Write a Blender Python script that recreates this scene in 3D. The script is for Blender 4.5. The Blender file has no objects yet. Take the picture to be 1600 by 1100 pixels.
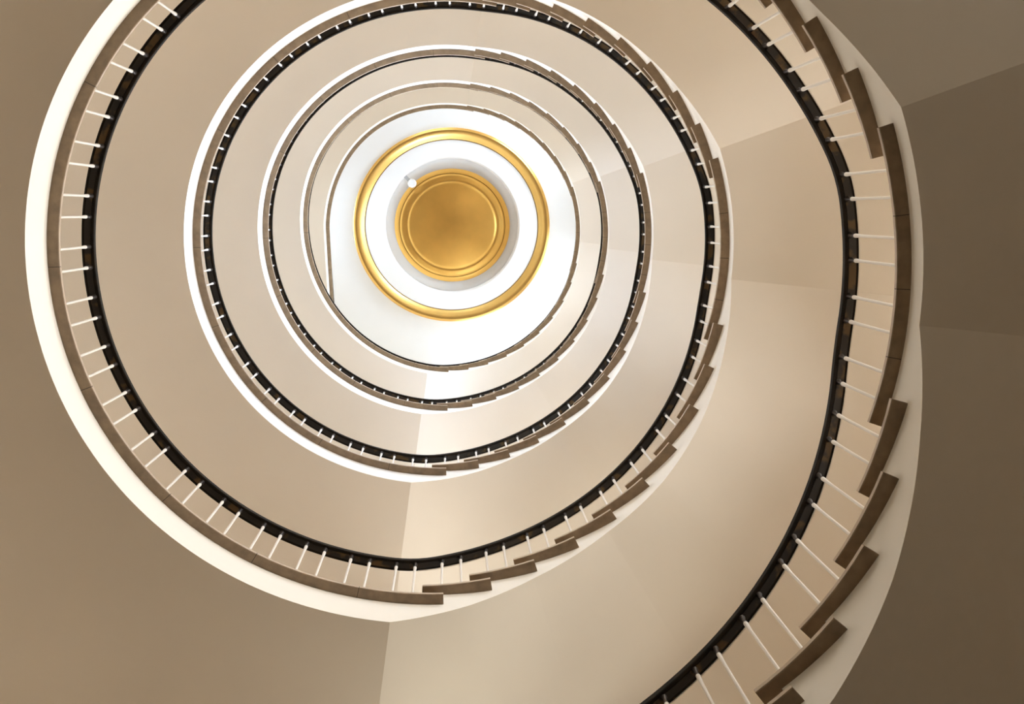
import bpy, bmesh, math, random
from mathutils import Vector, Matrix
import numpy as np
random.seed(7)
sc = bpy.context.scene
D = bpy.data
R_ = math.radians

# ------------------------------------------------------------------ camera, world, lights, exposure
RISE = 0.165
Z0 = 6.2698                 # height of the first full landing above the ground floor
def ZN(n): return Z0 + n * RISE
cam_d = D.cameras.new('camera'); cam = D.objects.new('camera', cam_d); sc.collection.objects.link(cam)
cam_d.sensor_width = 36.0; cam_d.lens = 1500.0 / 1600.0 * 36.0
cam_d.clip_start = 0.05; cam_d.clip_end = 200
u = Vector((0.99808332, -0.00898032, 0.06122944)); v = Vector((0.0, 0.98941491, 0.14511419)); a = Vector((-0.06188449, -0.14483605, 0.98751852))
m = Matrix(((u[0], -u[1], -u[2], 0.0934), (v[0], -v[1], -v[2], -0.2948), (a[0], -a[1], -a[2], 0.242), (0, 0, 0, 1)))
cam.matrix_world = m
sc.camera = cam

w = D.worlds.new('sky'); sc.world = w; w.use_nodes = True
bg = w.node_tree.nodes['Background']; bg.inputs[0].default_value = (0.86, 0.93, 1.0, 1); bg.inputs[1].default_value = 0.12
sc.view_settings.view_transform = 'Standard'; sc.view_settings.look = 'None'
sc.view_settings.exposure = 0.0; sc.view_settings.gamma = 1.0; sc.view_settings.use_curve_mapping = False
sc.cycles.max_bounces = 14; sc.cycles.diffuse_bounces = 8; sc.cycles.glossy_bounces = 3
sc.cycles.transparent_max_bounces = 8; sc.cycles.sample_clamp_indirect = 6.0

R_OUT = 4.1                 # inner face of the round outer wall
WALL_T = 0.32
# added area lights behind invented windows out of view: (storey base n, angle, half width deg, sill, head, watts, colour)
def fill_tint(n):                 # colour of the added lights per storey, tuned from warm below to blue above
    for lim, c in ((-10, (1.01, 0.99, 0.86)), (8, (0.98, 0.99, 0.98)), (26, (0.84, 1.0, 1.25)), (45, (0.77, 0.97, 1.30))):
        if n < lim: return c
    return (0.84, 1.01, 1.22)
ADDED_WINDOWS = []
# powers of the added lights, slanting and level (W); invented windows over the lower flight, the half landing, the upper flight
POW = {-38: ((0, 230), (0, 0), (0, 34), (0, 0)), -19: ((0, 143), (162, 300), (127, 119), (30, 0)), 0: ((139, 286), (10, 195), (143, 0), (132, 0)),
       19: ((282, 138), (70, 176), (222, 0), (44, 20)), 38: ((390, 416), (145, 383), (244, 10), (85, 325)), 57: ((275, 155), (10, 304), (181, 580), (10, 10))}
for n_, pp in POW.items():
    for dn_, th_, hw_, p_ in ((3, 72.0, 18.0, pp[0]), (10, 0.0, 13.0, pp[1]), (14, -46.0, 16.0, pp[2]), (19, -178.0, 13.0, pp[3])):
        if sum(p_): ADDED_WINDOWS.append((n_ + dn_, th_, hw_, 0.9, 2.4, p_))
for th_ in (20, 72, -46, -100):
    ADDED_WINDOWS.append((79, th_, 13.0, 0.6, 2.2, (26, 40)))  # unseen top-storey windows, added to brighten the ceiling
for (n_, th_, hw, s_, h_, p_) in ADDED_WINDOWS:
    for tilt, pw in ((42, p_[0]), (0, p_[1])):
        if pw == 0: continue
        ld = D.lights.new('window_daylight', 'AREA'); ld.shape = 'RECTANGLE'  # area light added behind the invented opening
        ld.size = 2 * (R_OUT + WALL_T) * math.sin(R_(hw)); ld.size_y = h_ - s_
        ld.energy = pw; ld.color = fill_tint(n_); ld.spread = R_(130 if tilt else 150)
        lo = D.objects.new('window_daylight', ld); sc.collection.objects.link(lo)
        t = R_(th_); rr = R_OUT + WALL_T + 0.2
        if not tilt and n_ < 76: rr += 4.0; ld.size = 4.0; ld.size_y = 2.2
        zax = Vector((math.cos(t), math.sin(t), 0)); q_ = R_(tilt)
        zax = zax * math.cos(q_) + Vector((0, 0, 1)) * math.sin(q_); xax = Vector((-math.sin(t), math.cos(t), 0)); yax = zax.cross(xax)
        p = (rr * math.cos(t), rr * math.sin(t), ZN(n_) + (s_ + h_) / 2 - (0.3 if not tilt and n_ < 76 else 0))
        lo.matrix_world = Matrix(((xax.x, yax.x, zax.x, p[0]), (xax.y, yax.y, zax.y, p[1]), (xax.z, yax.z, zax.z, p[2]), (0, 0, 0, 1)))

# ------------------------------------------------------------------ materials
def mat(name, col, rough=0.6, metal=0.0, noise=0.0, nscale=4.0, bump=0.0, bscale=60.0, col2=None, spec=0.5, coat=0.0, ramp=(0.35, 0.68)):
    M = D.materials.new(name); M.use_nodes = True; nt = M.node_tree; b = nt.nodes['Principled BSDF']
    b.inputs['Base Color'].default_value = (*col, 1); b.inputs['Roughness'].default_value = rough
    b.inputs['Metallic'].default_value = metal; b.inputs['Specular IOR Level'].default_value = spec
    b.inputs['Coat Weight'].default_value = coat
    tc = nt.nodes.new('ShaderNodeTexCoord')
    if noise or col2:
        n = nt.nodes.new('ShaderNodeTexNoise'); n.inputs['Scale'].default_value = nscale; n.inputs['Detail'].default_value = 5
        nt.links.new(tc.outputs['Object'], n.inputs['Vector'])
        r = nt.nodes.new('ShaderNodeValToRGB'); r.color_ramp.elements[0].position = ramp[0]; r.color_ramp.elements[1].position = ramp[1]
        c2 = col2 if col2 else tuple(x * (1 - noise) for x in col)
        r.color_ramp.elements[0].color = (*col, 1); r.color_ramp.elements[1].color = (*c2, 1)
        nt.links.new(n.outputs['Fac'], r.inputs['Fac']); nt.links.new(r.outputs['Color'], b.inputs['Base Color'])
    if bump:
        n2 = nt.nodes.new('ShaderNodeTexNoise'); n2.inputs['Scale'].default_value = bscale; n2.inputs['Detail'].default_value = 3
        nt.links.new(tc.outputs['Object'], n2.inputs['Vector'])
        bp = nt.nodes.new('ShaderNodeBump'); bp.inputs['Strength'].default_value = bump; bp.inputs['Distance'].default_value = 0.004
        nt.links.new(n2.outputs['Fac'], bp.inputs['Height']); nt.links.new(bp.outputs['Normal'], b.inputs['Normal'])
    return M
M_PLAST = mat('painted_plaster', (0.865, 0.785, 0.675), 0.85, noise=0.03, nscale=1.3, bump=0.08, bscale=35, spec=0.2)
M_STRING = mat('stringer_paint', (0.86, 0.80, 0.705), 0.7, noise=0.02, nscale=2.0, bump=0.06, bscale=40, spec=0.3)
M_WALL = mat('wall_plaster', (0.85, 0.765, 0.64), 0.9, noise=0.04, nscale=1.0, bump=0.1, bscale=30, spec=0.2)
M_CEIL = mat('ceiling_paint', (0.90, 0.90, 0.89), 0.9, noise=0.01, spec=0.2)
M_STONE = mat('brown_stone', (0.30, 0.21, 0.125), 0.45, col2=(0.21, 0.145, 0.085), nscale=14.0, bump=0.06, bscale=90)
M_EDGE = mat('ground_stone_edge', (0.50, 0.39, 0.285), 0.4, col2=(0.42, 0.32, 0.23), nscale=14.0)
M_JOINT = mat('dark_mortar', (0.06, 0.045, 0.03), 0.8)
M_FLOOR = mat('floor_stone', (0.11, 0.08, 0.055), 0.4, noise=0.2, nscale=5)
M_RAIL = mat('dark_handrail', (0.022, 0.016, 0.011), 0.5, col2=(0.012, 0.010, 0.008), nscale=9, spec=0.08)
M_UNDER = mat('worn_rail_underside', (0.009, 0.007, 0.005), 0.5, col2=(0.085, 0.048, 0.012), nscale=7, ramp=(0.52, 0.60))
M_STRIP = mat('bright_edge_metal', (0.72, 0.69, 0.62), 0.35, metal=0.2)
M_WHITE = mat('white_enamel', (0.76, 0.70, 0.62), 0.35)
M_STUB = mat('dark_metal', (0.07, 0.055, 0.045), 0.35, metal=0.6)
M_BRASS = mat('brushed_brass', (0.86, 0.51, 0.13), 0.33, metal=1.0, noise=0.08, nscale=3.0)
M_BRASS2 = mat('polished_brass', (0.92, 0.60, 0.19), 0.30, metal=1.0, noise=0.06, nscale=5)
M_GROOVE = mat('groove_brass', (0.35, 0.19, 0.05), 0.4, metal=1.0)
M_LAMPW = mat('white_lamp_housing', (0.85, 0.85, 0.84), 0.4)
M_FRAME = mat('window_frame_paint', (0.75, 0.73, 0.70), 0.5)
M_GLASS = D.materials.new('window_glass'); M_GLASS.use_nodes = True
nt = M_GLASS.node_tree; nt.nodes.clear()
o_ = nt.nodes.new('ShaderNodeOutputMaterial'); mx = nt.nodes.new('ShaderNodeMixShader'); tr = nt.nodes.new('ShaderNodeBsdfTransparent'); gl = nt.nodes.new('ShaderNodeBsdfGlossy')
gl.inputs['Roughness'].default_value = 0.03; mx.inputs[0].default_value = 0.06
nt.links.new(tr.outputs[0], mx.inputs[1]); nt.links.new(gl.outputs[0], mx.inputs[2]); nt.links.new(mx.outputs[0], o_.inputs[0])

# ------------------------------------------------------------------ helpers
def mesh_obj(name, verts, faces, material, parent=None, smooth=35, fix=True):
    me = D.meshes.new(name); me.from_pydata([tuple(p) for p in verts], [], faces); me.validate()
    if fix:
        bm = bmesh.new(); bm.from_mesh(me); bmesh.ops.recalc_face_normals(bm, faces=bm.faces); bm.to_mesh(me); bm.free()
    me.materials.append(material)
    if smooth:
        me.shade_smooth(); me.set_sharp_from_angle(angle=R_(smooth))
    o = D.objects.new(name, me); sc.collection.objects.link(o)
    if parent: o.parent = parent
    return o
def empty(name, loc=(0, 0, 0)):
    o = D.objects.new(name, None); o.empty_display_size = 0.1; sc.collection.objects.link(o); o.location = loc; return o
def tag(o, label, cat, group=None):
    o['label'] = label; o['category'] = cat
    if group: o['group'] = group
def struct(o): o['kind'] = 'structure'; return o

# plan of the open well: radius of the tread edge at angle th (deg) and step number n (the walls are slightly out of round)
C = [2.2258537, 0.0171846, 0.0028087, 0.0299595, -0.0112610, -0.0074980, 0.0024935, -0.0065782, 0.0037790, 0.0240845, -0.0077133, -0.0131421, -0.0005989, 0.0042458, -0.0034778, -0.0021720, 0.0039357, 0.0014153, 0.0100647]
def RM(th, n):
    t = (max(-12, min(57, n)) - 19) / 19.0; x = R_(th)
    B = [1.0]
    for k in range(1, 5): B += [math.cos(k * x), math.sin(k * x)]
    for k in range(1, 4): B += [t * math.cos(k * x), t * math.sin(k * x)]
    for k in range(1, 3): B += [t * t * math.cos(k * x), t * t * math.sin(k * x)]
    return sum(p * q for p, q in zip(C, B))
def lin(x, tab):           # table with descending x
    if x >= tab[0][0]: return tab[0][1]
    for (x0, y0), (x1, y1) in zip(tab, tab[1:]):
        if x >= x1: return y0 + (y1 - y0) * (x0 - x) / (x0 - x1)
    return tab[-1][1]
NR = [(95, 0), (12, 10), (-12, 10), (-79, 19)]                       # handrail line in risers above the storey base
def nbase(th): return lin(th, NR) if th > -200 else 19 + lin(th + 360, NR)
def nrail(th): return sum(nbase(th + d) for d in (-3, -1.5, 0, 1.5, 3)) / 5
SOF = [(98, -2), (85.5, -0.45), (73.8, 1.2), (58.9, 3.0), (45.7, 4.15), (32.8, 5.65), (17.9, 7.65), (6, 9.1), (-19.6, 9.1), (-25.1, 10.0), (-33, 11.35), (-44, 12.9), (-53.8, 13.95), (-62.7, 14.8), (-80, 17)]
def nsof(th): return lin(th, SOF)
NOSE = {n: 93.3 - 8.27 * (n - 1) for n in range(1, 10)}              # nosing angle of each step
NOSE[10] = 19.0
for n in range(11, 19): NOSE[n] = -14.3 - 7.78 * (n - 11)
NOSE[19] = -76.5
RISER = {n: NOSE[n] - 2.5 for n in NOSE}
OVER = 0.07; TT = 0.03; FULL = -266.7
def P3(r, th, z):
    x = R_(th); return (r * math.cos(x), r * math.sin(x), z)
def edge_r(th, N0):        # tread edge radius, th unwrapped within the storey whose lower landing is step N0
    if N0 == 57 and th < -180:
        d = 180 + th       # the top landing leaves the circle and runs straight on to the wall
        dd = R_(-d)
        return min(2.226 / max(0.2, math.cos(dd) + 0.025 * math.sin(dd)), 4.06)
    r = RM(th, N0 + nrail(th))
    if N0 == 57 and th < -150: r += (2.226 - r) * (-150 - th) / 30
    return r
def ttop(th, N0):
    n = 0
    for k in range(1, 20):
        if th < RISER[k]: n = k
    return n
def body(name, th0, th1, N0, parent, step=1.5):
    """solid concrete body between angles th0 > th1: fascia inside, soffit below, stepped top"""
    cuts = {round(th0, 3), round(th1, 3)}
    x = th0
    while x > th1: cuts.add(round(x, 3)); x -= step
    for t_, _ in SOF:
        if th1 < t_ < th0: cuts.add(round(t_, 3))
    dbl = [RISER[k] for k in range(1, 20) if th1 < RISER[k] < th0]
    xs = sorted(cuts | {round(r, 3) for r in dbl}, reverse=True)
    cols = []              # (th, zbot, ztop)
    for x in xs:
        zb = ZN(N0 + nsof(x))
        hi = ZN(N0 + ttop(x - 0.01, N0)) - TT; lo = ZN(N0 + ttop(x + 0.01, N0)) - TT
        if x == xs[0]: lo = hi
        if x == xs[-1]: hi = lo
        cols.append((x, zb, lo))
        if abs(hi - lo) > 1e-4: cols.append((x, zb, hi))
    V = []; F = []
    prev = None
    bot = {}
    def vert(p): V.append(p); return len(V) - 1
    rows = []
    for (x, zb, zt) in cols:
        ri = edge_r(x, N0) + OVER; ro = R_OUT - 0.001
        key = x
        if key not in bot: bot[key] = (vert(P3(ri, x, zb)), vert(P3(ro, x, zb)))
        b0, b1 = bot[key]
        rows.append((x, b0, b1, vert(P3(ri, x, zt)), vert(P3(ro, x, zt)), zt))
    for A, B in zip(rows, rows[1:]):
        if A[0] == B[0]:
            F.append((A[3], A[4], B[4], B[3])); continue
        F.append((A[1], B[1], B[2], A[2])); F.append((A[3], A[4], B[4], B[3]))
        F.append((A[1], A[3], B[3], B[1])); F.append((A[2], B[2], B[4], A[4]))
    A = rows[0]; F.append((A[1], A[2], A[4], A[3])); A = rows[-1]; F.append((A[1], A[3], A[4], A[2]))
    # inner and outer sides at a riser: close the little step by splitting is not needed, both columns share the edge line
    o = mesh_obj(name, V, F, M_PLAST, parent, smooth=12)
    o.data.materials.append(M_STRING)      # stringer face: the soffit's plaster, whitened in colour to stand for strong light
    for p in o.data.polygons:
        c = p.center; r = math.hypot(c.x, c.y)
        if abs(p.normal.z) < 0.2 and r < 3.3 and abs(p.normal.x * c.x + p.normal.y * c.y) / r > 0.7: p.material_index = 1
    return o
def slab(name, th0, th1, n, N0, parent, slope=0.0, dz=0.0, step=2.0, ro=R_OUT - 0.01):
    """stone tread or landing stone, overhanging the fascia towards the well"""
    k = max(2, int(abs(th0 - th1) / step)); V = []; F = []
    zt = ZN(n) + dz; zb = zt - TT; bev = 0.004
    mid = (th0 + th1) / 2
    for i in range(k + 1):
        x = th0 + (th1 - th0) * i / k
        r = edge_r(x, N0) + slope * (x - mid) / max(1e-6, (th0 - th1) / 2)
        V += [P3(r, x, zb + bev), P3(r + bev, x, zb), P3(ro, x, zb), P3(ro, x, zt), P3(r + bev, x, zt), P3(r, x, zt - bev)]
    for i in range(k):
        for j in range(6):
            A = i * 6 + j; B = i * 6 + (j + 1) % 6; F.append((A, B, B + 6, A + 6))
    F.append(tuple(range(5, -1, -1))); F.append(tuple(k * 6 + j for j in range(6)))
    o = mesh_obj(name, V, F, M_STONE, parent)
    o.data.materials.append(M_EDGE)        # narrow edge towards the well: stone colour paled to stand for direct light
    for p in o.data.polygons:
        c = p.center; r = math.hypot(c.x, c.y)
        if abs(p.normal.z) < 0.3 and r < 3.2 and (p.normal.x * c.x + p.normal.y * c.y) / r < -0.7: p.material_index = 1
    return o

# ------------------------------------------------------------------ setting: ground floor, outer wall with invented windows, ceiling
def disc(name, r, z, t, material, seg=96):
    V = []; F = []
    for i in range(seg):
        x = 2 * math.pi * i / seg; V += [(r * math.cos(x), r * math.sin(x), z), (r * math.cos(x), r * math.sin(x), z - t)]
    F.append(tuple(2 * i for i in range(seg))); F.append(tuple(2 * i + 1 for i in reversed(range(seg))))
    for i in range(seg): j = (i + 1) % seg; F.append((2 * i, 2 * i + 1, 2 * j + 1, 2 * j))
    return mesh_obj(name, V, F, material, smooth=30)
struct(disc('floor', R_OUT + WALL_T, 0.0, 0.2, M_FLOOR))
Z_CEIL = ZN(76) + 3.2
def outer_wall():
    ths = set(range(-165, 196, 3)); zs = {0.0, Z_CEIL + 0.0}
    for (n_, th_, hw, s_, h_, p_) in ADDED_WINDOWS:
        ths |= {((th_ - hw + 165) % 360) - 165, ((th_ + hw + 165) % 360) - 165}; zs |= {ZN(n_) + s_, ZN(n_) + h_}
    ths = sorted(ths); zs = sorted(zs)
    def hole(t, z):
        for (n_, th_, hw, s_, h_, p_) in ADDED_WINDOWS:
            if abs((t - th_ + 180) % 360 - 180) < hw and ZN(n_) + s_ < z < ZN(n_) + h_: return True
        return False
    V = []; F = []; idx = {}
    def vid(i, j, k):
        i = i % (len(ths) - 1)
        if (i, j, k) not in idx:
            idx[(i, j, k)] = len(V); V.append(P3(R_OUT + k * WALL_T, ths[i], zs[j]))
        return idx[(i, j, k)]
    nI, nJ = len(ths) - 1, len(zs) - 1
    H = [[hole((ths[i] + ths[i + 1]) / 2, (zs[j] + zs[j + 1]) / 2) for j in range(nJ)] for i in range(nI)]
    for i in range(nI):
        for j in range(nJ):
            if not H[i][j]:
                for k in (0, 1): F.append((vid(i, j, k), vid(i + 1, j, k), vid(i + 1, j + 1, k), vid(i, j + 1, k)))
            if H[i][j] != H[(i + 1) % nI][j]:
                F.append((vid(i + 1, j, 0), vid(i + 1, j + 1, 0), vid(i + 1, j + 1, 1), vid(i + 1, j, 1)))
            if j + 1 < nJ and H[i][j] != H[i][j + 1]:
                F.append((vid(i, j + 1, 0), vid(i + 1, j + 1, 0), vid(i + 1, j + 1, 1), vid(i, j + 1, 1)))
        for j in (0, nJ):
            F.append((vid(i, j, 0), vid(i + 1, j, 0), vid(i + 1, j, 1), vid(i, j, 1)))
    return mesh_obj('wall_outer', V, F, M_WALL, smooth=20)
struct(outer_wall())
def box_verts(c, ax, ay, az, sx, sy, sz):
    c = Vector(c); out = []
    for i in (-1, 1):
        for j in (-1, 1):
            for k in (-1, 1): out.append(tuple(c + ax * (i * sx / 2) + ay * (j * sy / 2) + az * (k * sz / 2)))
    return out
BOXF = [(0, 1, 3, 2), (4, 6, 7, 5), (0, 4, 5, 1), (2, 3, 7, 6), (0, 2, 6, 4), (1, 5, 7, 3)]
for wi, (n_, th_, hw, s_, h_, p_) in enumerate(ADDED_WINDOWS):
    t = R_(th_); ax = Vector((-math.sin(t), math.cos(t), 0)); ay = Vector((math.cos(t), math.sin(t), 0)); az = Vector((0, 0, 1))
    rr = (R_OUT + 0.22) * math.cos(R_(hw)) + 0.02; W = 2 * (R_OUT + 0.16) * math.sin(R_(hw)); Hh = h_ - s_; zc = ZN(n_) + (s_ + h_) / 2
    c = ay * rr + az * zc
    wr = struct(empty('window_%d' % (wi + 1), tuple(c)))  # unseen opening invented to carry the added lights
    V = []; F = []
    def addb(cc, sx, sy, sz):
        o = len(V); V.extend(box_verts(cc, ax, ay, az, sx, sy, sz)); F.extend([tuple(o + q for q in f) for f in BOXF])
    for s in (-1, 1):
        addb(ax * (s * (W / 2 - 0.03)), 0.06, 0.07, Hh); addb(az * (s * (Hh / 2 - 0.03)), W - 0.12, 0.07, 0.06)
    addb(Vector((0, 0, 0)), 0.05, 0.06, Hh - 0.12)
    mesh_obj('window_frame', V, F, M_FRAME, wr, smooth=None)
    for s in (-1, 1):
        V = box_verts(ax * (s * (W / 4 - 0.0175)), ax, ay, az, W / 2 - 0.085, 0.006, Hh - 0.12)
        mesh_obj('pane', V, BOXF, M_GLASS, wr, smooth=None)

# ceiling with a round splayed recess
DX, DY = 0.093, 0.03        # the round ceiling fittings sit a little off the axis
def ceiling():
    seg = 128; V = []; F = []
    prof = [(R_OUT + WALL_T, Z_CEIL, 0), (1.53, Z_CEIL, 1), (1.515, Z_CEIL + 0.02, 1), (1.515, Z_CEIL + 0.62, 1), (0.02, Z_CEIL + 0.62, 1),
            (0.02, Z_CEIL + 1.15, 1), (R_OUT + WALL_T, Z_CEIL + 1.15, 0)]
    for (r, z, off) in prof:
        for i in range(seg):
            x = 2 * math.pi * i / seg; V.append((r * math.cos(x) + DX * off, r * math.sin(x) + DY * off, z))
    n = len(prof)
    for j in range(n):
        k = (j + 1) % n
        for i in range(seg):
            i2 = (i + 1) % seg; F.append((j * seg + i, j * seg + i2, k * seg + i2, k * seg + i))
    return mesh_obj('ceiling', V, F, M_CEIL, smooth=25)
struct(ceiling())
def lathe(name, prof, material, parent=None, seg=128, c=(0, 0, 0), sx=1.0, sy=1.0, smooth=30, closed=True):
    V = []; F = []; n = len(prof)
    for (r, z) in prof:
        for i in range(seg):
            x = 2 * math.pi * i / seg; V.append((r * math.cos(x) * sx + c[0], r * math.sin(x) * sy + c[1], z + c[2]))
    for j in range(n if closed else n - 1):
        k = (j + 1) % n
        for i in range(seg):
            i2 = (i + 1) % seg; F.append((j * seg + i, j * seg + i2, k * seg + i2, k * seg + i))
    return mesh_obj(name, V, F, material, parent, smooth=smooth)

# gold ring moulding on the ceiling
ring = empty('ceiling_ring', (DX, DY, Z_CEIL)); tag(ring, 'large polished gold ring moulding on the white ceiling around the round recess', 'ceiling ring')
prof = [(2.150, 0.0), (2.165, -0.04), (2.155, -0.085), (2.13, -0.105), (2.09, -0.105), (2.04, -0.085), (1.98, -0.045), (1.935, -0.012), (1.935, 0.0)]
lathe('moulding', prof, M_BRASS2, ring, 192, sx=1.005, sy=0.985)
prof = [(2.172 + 0.018 * math.cos(R_(k * 45)), -0.012 + 0.018 * math.sin(R_(k * 45))) for k in range(8)]
lathe('outer_bead', prof, M_BRASS2, ring, 192, sx=1.005, sy=0.985)
prof = [(1.925 + 0.008 * math.cos(R_(k * 60)), -0.004 + 0.008 * math.sin(R_(k * 60))) for k in range(6)]
lathe('inner_bead', prof, M_GROOVE, ring, 192, sx=1.005, sy=0.985)

# brass disc in the recess
med = empty('brass_disc', (DX + 0.01, DY + 0.0, Z_CEIL + 0.30)); tag(med, 'large round brass disc with turned concentric grooves closing the recess in the ceiling', 'brass disc')
def dz(r): return 0.17 * (r / 1.3) ** 2
dish = [(r, dz(r)) for r in (0.001, 0.12, 0.25, 0.4, 0.55, 0.7, 0.85, 0.95, 1.015)] + [(1.022, dz(1.02) + 0.006), (1.030, dz(1.03))]
dish += [(r, dz(r)) for r in (1.08, 1.14, 1.195)] + [(1.202, dz(1.2) + 0.012), (1.210, dz(1.21)), (1.26, dz(1.26)), (1.318, dz(1.318) + 0.01), (1.318, 0.24), (0.001, 0.24)]
lathe('hanging_stem', [(0.001, 0.2), (0.05, 0.2), (0.05, 0.32), (0.001, 0.32)], M_GROOVE, med, 24)
lathe('disc_plate', dish, M_BRASS, med, 160, sx=1.0, sy=0.975, smooth=60)
for rr, m_ in ((1.026, M_BRASS2), (1.206, M_GROOVE)):
    prof = [(rr + 0.006 * math.cos(R_(k * 60)), dz(rr) + 0.001 + 0.004 * math.sin(R_(k * 60))) for k in range(6)]
    lathe('turned_groove', prof, m_, med, 160, sx=1.0, sy=0.975)

# small white spotlight on a grey arm at the edge of the recess
sp = empty('spotlight', (-0.795, -0.915, Z_CEIL + 0.2)); tag(sp, 'small round white spotlight on a short grey arm at the rim of the brass disc', 'spotlight')
lathe('lamp_head', [(0.001, -0.05), (0.085, -0.05), (0.098, -0.035), (0.098, 0.09), (0.06, 0.12), (0.001, 0.12)], M_LAMPW, sp, 40)
o = mesh_obj('arm', box_verts((-0.16, -0.16, 0.05), Vector((1, 1, 0)).normalized(), Vector((1, -1, 0)).normalized(), Vector((0, 0, 1)), 0.30, 0.075, 0.05), BOXF, mat('grey_arm', (0.45, 0.45, 0.45), 0.5), sp, smooth=None)
lathe('lens_rim', [(0.070, -0.052), (0.078, -0.058), (0.086, -0.052), (0.078, -0.048)], M_LAMPW, sp, 40)

# ------------------------------------------------------------------ the stair
ORD = ['outermost', 'second', 'third', 'fourth', 'innermost']
def flight(k, which):
    N0 = 19 * (k - 1)
    if which == 0:
        t = 'lower'; e = empty('stair_flight', P3(3.1, 55, ZN(N0 + 3)))
        lab = ('stair flight with brown treads crossing the bottom right corner, nearest the camera' if k == 0 else
               'flight of brown treads climbing along the lower right of the %s ring of the stairwell' % ORD[k])
        a0, a1, ns = 98, 6, range(1, 10)
    else:
        e = empty('stair_flight', P3(3.1, -48, ZN(N0 + 14)))
        lab = 'flight of brown treads climbing along the upper right of the %s ring of the stairwell' % ORD[k]
        a0, a1, ns = -19.6, -80, range(11, 19)
    tag(e, lab, 'stair flight', 'flights of the spiral stair')
    b = body('plastered_slab', a0, a1, N0, e)
    sl = 0.012 if which == 0 else (0.008)
    for n in ns:
        ln = 12.0 if which == 0 else 11.2
        slope = sl if not (which and n > 15) else 0.003
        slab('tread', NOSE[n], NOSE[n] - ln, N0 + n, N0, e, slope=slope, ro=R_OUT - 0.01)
    rebase(e)
def landing(k, which):
    N0 = 19 * (k - 1)
    if which == 0:         # full landing at the top of storey k, on the left
        e = empty('stair_landing', P3(3.1, -170, ZN(N0 + 19)))
        lab = 'curved landing with white edge and tan underside on the left of the %s ring' % ORD[k]
        if k == 4: lab = 'topmost landing whose white edge turns straight beside the gold ring'
        last = FULL - 3.7 if k < 4 else -233
        b = body('plastered_slab', -80, -262 if k < 4 else -233, N0, e)
        js = [-76.5, -93, -112, -132, -153, -181, -200, -221, -238, -256, last]
        if k == 4: js = [-76.5, -93, -112, -132, -153, -181, -200, -217, -233]
        n = N0 + 19
    else:
        e = empty('stair_landing', P3(3.1, 0, ZN(N0 + 10)))
        lab = 'half landing with brown edge stones at the far right of the %s ring' % ORD[k]
        b = body('plastered_slab', 6, -19.6, N0, e)
        js = [19.0, 10.5, 2.0, -7.0, -18.0]; n = N0 + 10
    tag(e, lab, 'landing', 'landings of the spiral stair')
    for j, (p, q) in enumerate(zip(js, js[1:])):
        g = 0.05
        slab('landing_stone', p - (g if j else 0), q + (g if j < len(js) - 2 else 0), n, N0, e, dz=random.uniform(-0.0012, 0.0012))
    for p in js[1:-1]: joint(p, n, N0, e)
    rebase(e)
def joint(p, n, N0, e):
    r = edge_r(p, N0); z = ZN(n); g = 0.055
    V = [P3(rr_, t_, zz_) for rr_ in (r + 0.002, R_OUT - 0.05) for t_ in (p - g, p + g) for zz_ in (z - TT + 0.001, z - 0.002)]
    return mesh_obj('mortar_joint', V, BOXF, M_JOINT, e, smooth=None)
def rebase(e):
    """children were built in world coordinates: keep them in place under their thing's base"""
    off = Matrix.Translation(-e.location)
    for c in list(e.children): c.data.transform(off)
RB = 0.15; HR = 0.87
BAL = {}
def baluster_mesh(L):
    key = round(L, 2)
    if key not in BAL:
        L = key; P = [(0.0085, 0), (0.0085, L * 0.8), (0.0095, L - 0.14), (0.0125, L - 0.075), (0.0125, L - 0.065), (0.007, L - 0.06)]
        V = []; F = []; seg = 10
        P = [(0.0005, 0)] + P + [(0.0005, L - 0.06)]
        for r, z in P:
            for i in range(seg): x = 2 * math.pi * i / seg; V.append((r * math.cos(x), r * math.sin(x), z))
        for j in range(len(P) - 1):
            for i in range(seg): F.append((j * seg + i, j * seg + (i + 1) % seg, (j + 1) * seg + (i + 1) % seg, (j + 1) * seg + i))
        F.append(tuple(reversed(range(seg)))); F.append(tuple((len(P) - 1) * seg + i for i in range(seg)))
        o = mesh_obj('baluster', V, F, M_WHITE); me1 = o.data; D.objects.remove(o)
        P = [(0.0005, L - 0.063), (0.0095, L - 0.063), (0.0105, L - 0.02), (0.018, L - 0.004), (0.018, L), (0.0005, L)]  # dark stub between the white baluster end and the rail
        V = []; F = []
        for r, z in P:
            for i in range(seg): x = 2 * math.pi * i / seg; V.append((r * math.cos(x), r * math.sin(x), z))
        for j in range(len(P) - 1):
            for i in range(seg): F.append((j * seg + i, j * seg + (i + 1) % seg, (j + 1) * seg + (i + 1) % seg, (j + 1) * seg + i))
        o = mesh_obj('fitting', V, F, M_STUB); me2 = o.data; D.objects.remove(o)
        BAL[key] = (me1, me2)
    return BAL[key]
def sweep(name, prof, th0, th1, N0, material, parent, base, step=1.5):
    V = []; F = []; k = int((th0 - th1) / step); n = len(prof)
    for i in range(k + 1):
        x = th0 + (th1 - th0) * i / k; r = edge_r(x, N0); z = ZN(N0 + nrail(x)) + HR
        for (dr, dz) in prof:
            p = P3(r + dr, x, z + dz); V.append((p[0] - base[0], p[1] - base[1], p[2] - base[2]))
    for i in range(k):
        for j in range(n):
            A = i * n + j; B = i * n + (j + 1) % n; F.append((A, B, B + n, A + n))
    F.append(tuple(reversed(range(n)))); F.append(tuple(k * n + j for j in range(n)))
    return mesh_obj(name, V, F, material, parent, smooth=35)
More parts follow.
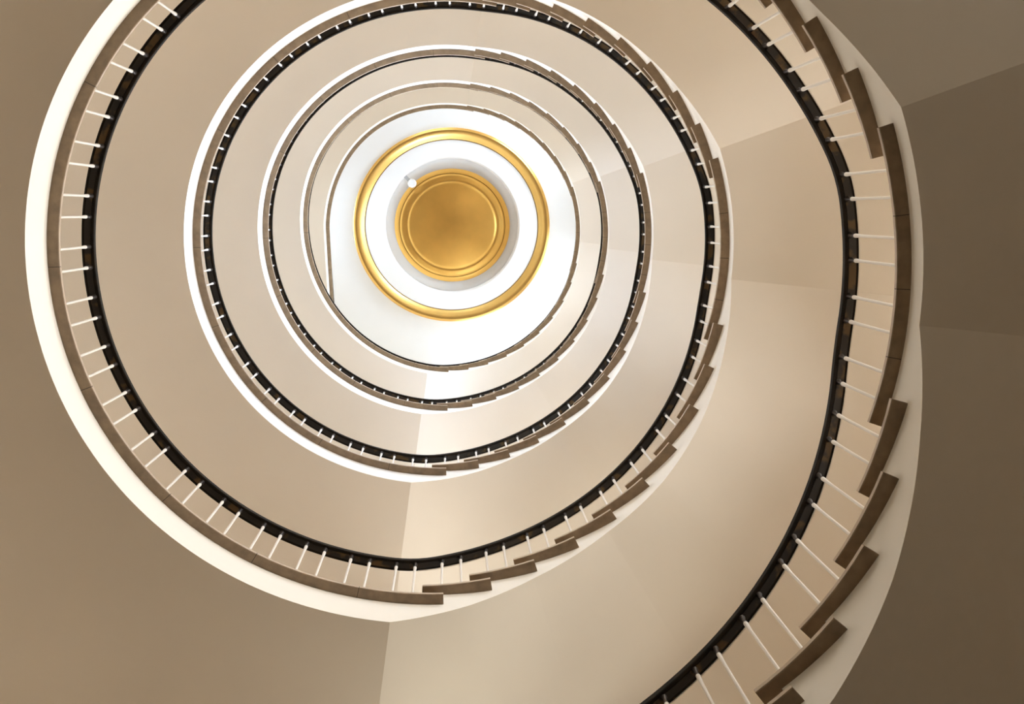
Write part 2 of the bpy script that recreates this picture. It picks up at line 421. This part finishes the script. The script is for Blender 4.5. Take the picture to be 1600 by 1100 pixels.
CAP = [(0.115, 0.004), (0.119, 0.0), (0.134, 0.0), (0.137, 0.006), (0.190, 0.006), (0.192, 0.002), (0.200, 0.002), (0.203, 0.008), (0.203, 0.034), (0.190, 0.045), (0.128, 0.045), (0.115, 0.034)]
def railing(k):
    N0 = 19 * (k - 1)
    base = P3(RM(55, N0) + RB, 93, ZN(N0))
    e = empty('stair_railing', base)
    tag(e, 'dark handrail on white balusters round the %s ring of the stairwell%s' % (ORD[k], ', nearest the camera' if k == 0 else (', beside the ceiling' if k == 4 else '')), 'railing', 'railings of the spiral stair')
    end = -265.5 if k < 4 else -231.0
    hr = sweep('handrail', CAP, 94.5, end, N0, M_RAIL, e, base)
    sweep('underside_bar', [(0.141, 0.0035), (0.184, 0.0035), (0.184, 0.0075), (0.141, 0.0075)], 94.5, end, N0, M_UNDER, hr, base)
    sweep('edge_strip', [(0.1965, -0.0015), (0.2025, -0.0015), (0.2025, 0.006), (0.1965, 0.006)], 94.5, -79.0, N0, M_STRIP, hr, base)  # pale line under the rail's outer edge, ends at the full landing
    B = []
    for n in range(1, 10): B += [(NOSE[n] - 3.2, n), (NOSE[n] - 6.65, n)]
    for q in range(4): B += [(16.4 - 8.4 * q, 10), (13.0 - 8.4 * q, 10)]
    for n in range(11, 19): B += [(NOSE[n] - 2.9, n), (NOSE[n] - 6.05, n)]
    q = -76.5 - 2.9
    pairs = 23
    for i in range(pairs):
        p = -79.5 - i * (182.1 / 22.0)
        if p - 3.4 < end: break
        B += [(p, 19), (p - 3.4, 19)]
    for (th, n) in B:
        if k == 4 and th < -229: continue
        r = edge_r(th, N0) + RB; zb = ZN(N0 + n); L = ZN(N0 + nrail(th)) + HR + 0.0035 - zb
        m1, m2 = baluster_mesh(L)
        p = P3(r, th, zb)
        b = D.objects.new('baluster', m1); sc.collection.objects.link(b); b.parent = e
        b.location = (p[0] - base[0], p[1] - base[1], p[2] - base[2])
        f = D.objects.new('fitting', m2); sc.collection.objects.link(f); f.parent = b
for k in range(5):
    flight(k, 0); landing(k, 1); flight(k, 1); landing(k, 0); railing(k)
# the landing the lowest flight starts from (outside the frame, it carries that flight)
e = empty('stair_landing', P3(3.1, 180, ZN(-19)))
tag(e, 'lowest landing, below the outermost ring and behind the edge of the view', 'landing', 'landings of the spiral stair')
b = body('plastered_slab', -80, -262, -38, e)
js = [-76.5, -112, -153, -181, -221, -256, FULL - 3.7]
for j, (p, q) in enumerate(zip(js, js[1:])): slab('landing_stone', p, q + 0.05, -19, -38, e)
for p in js[1:-1]: joint(p, -19, -38, e)
rebase(e)
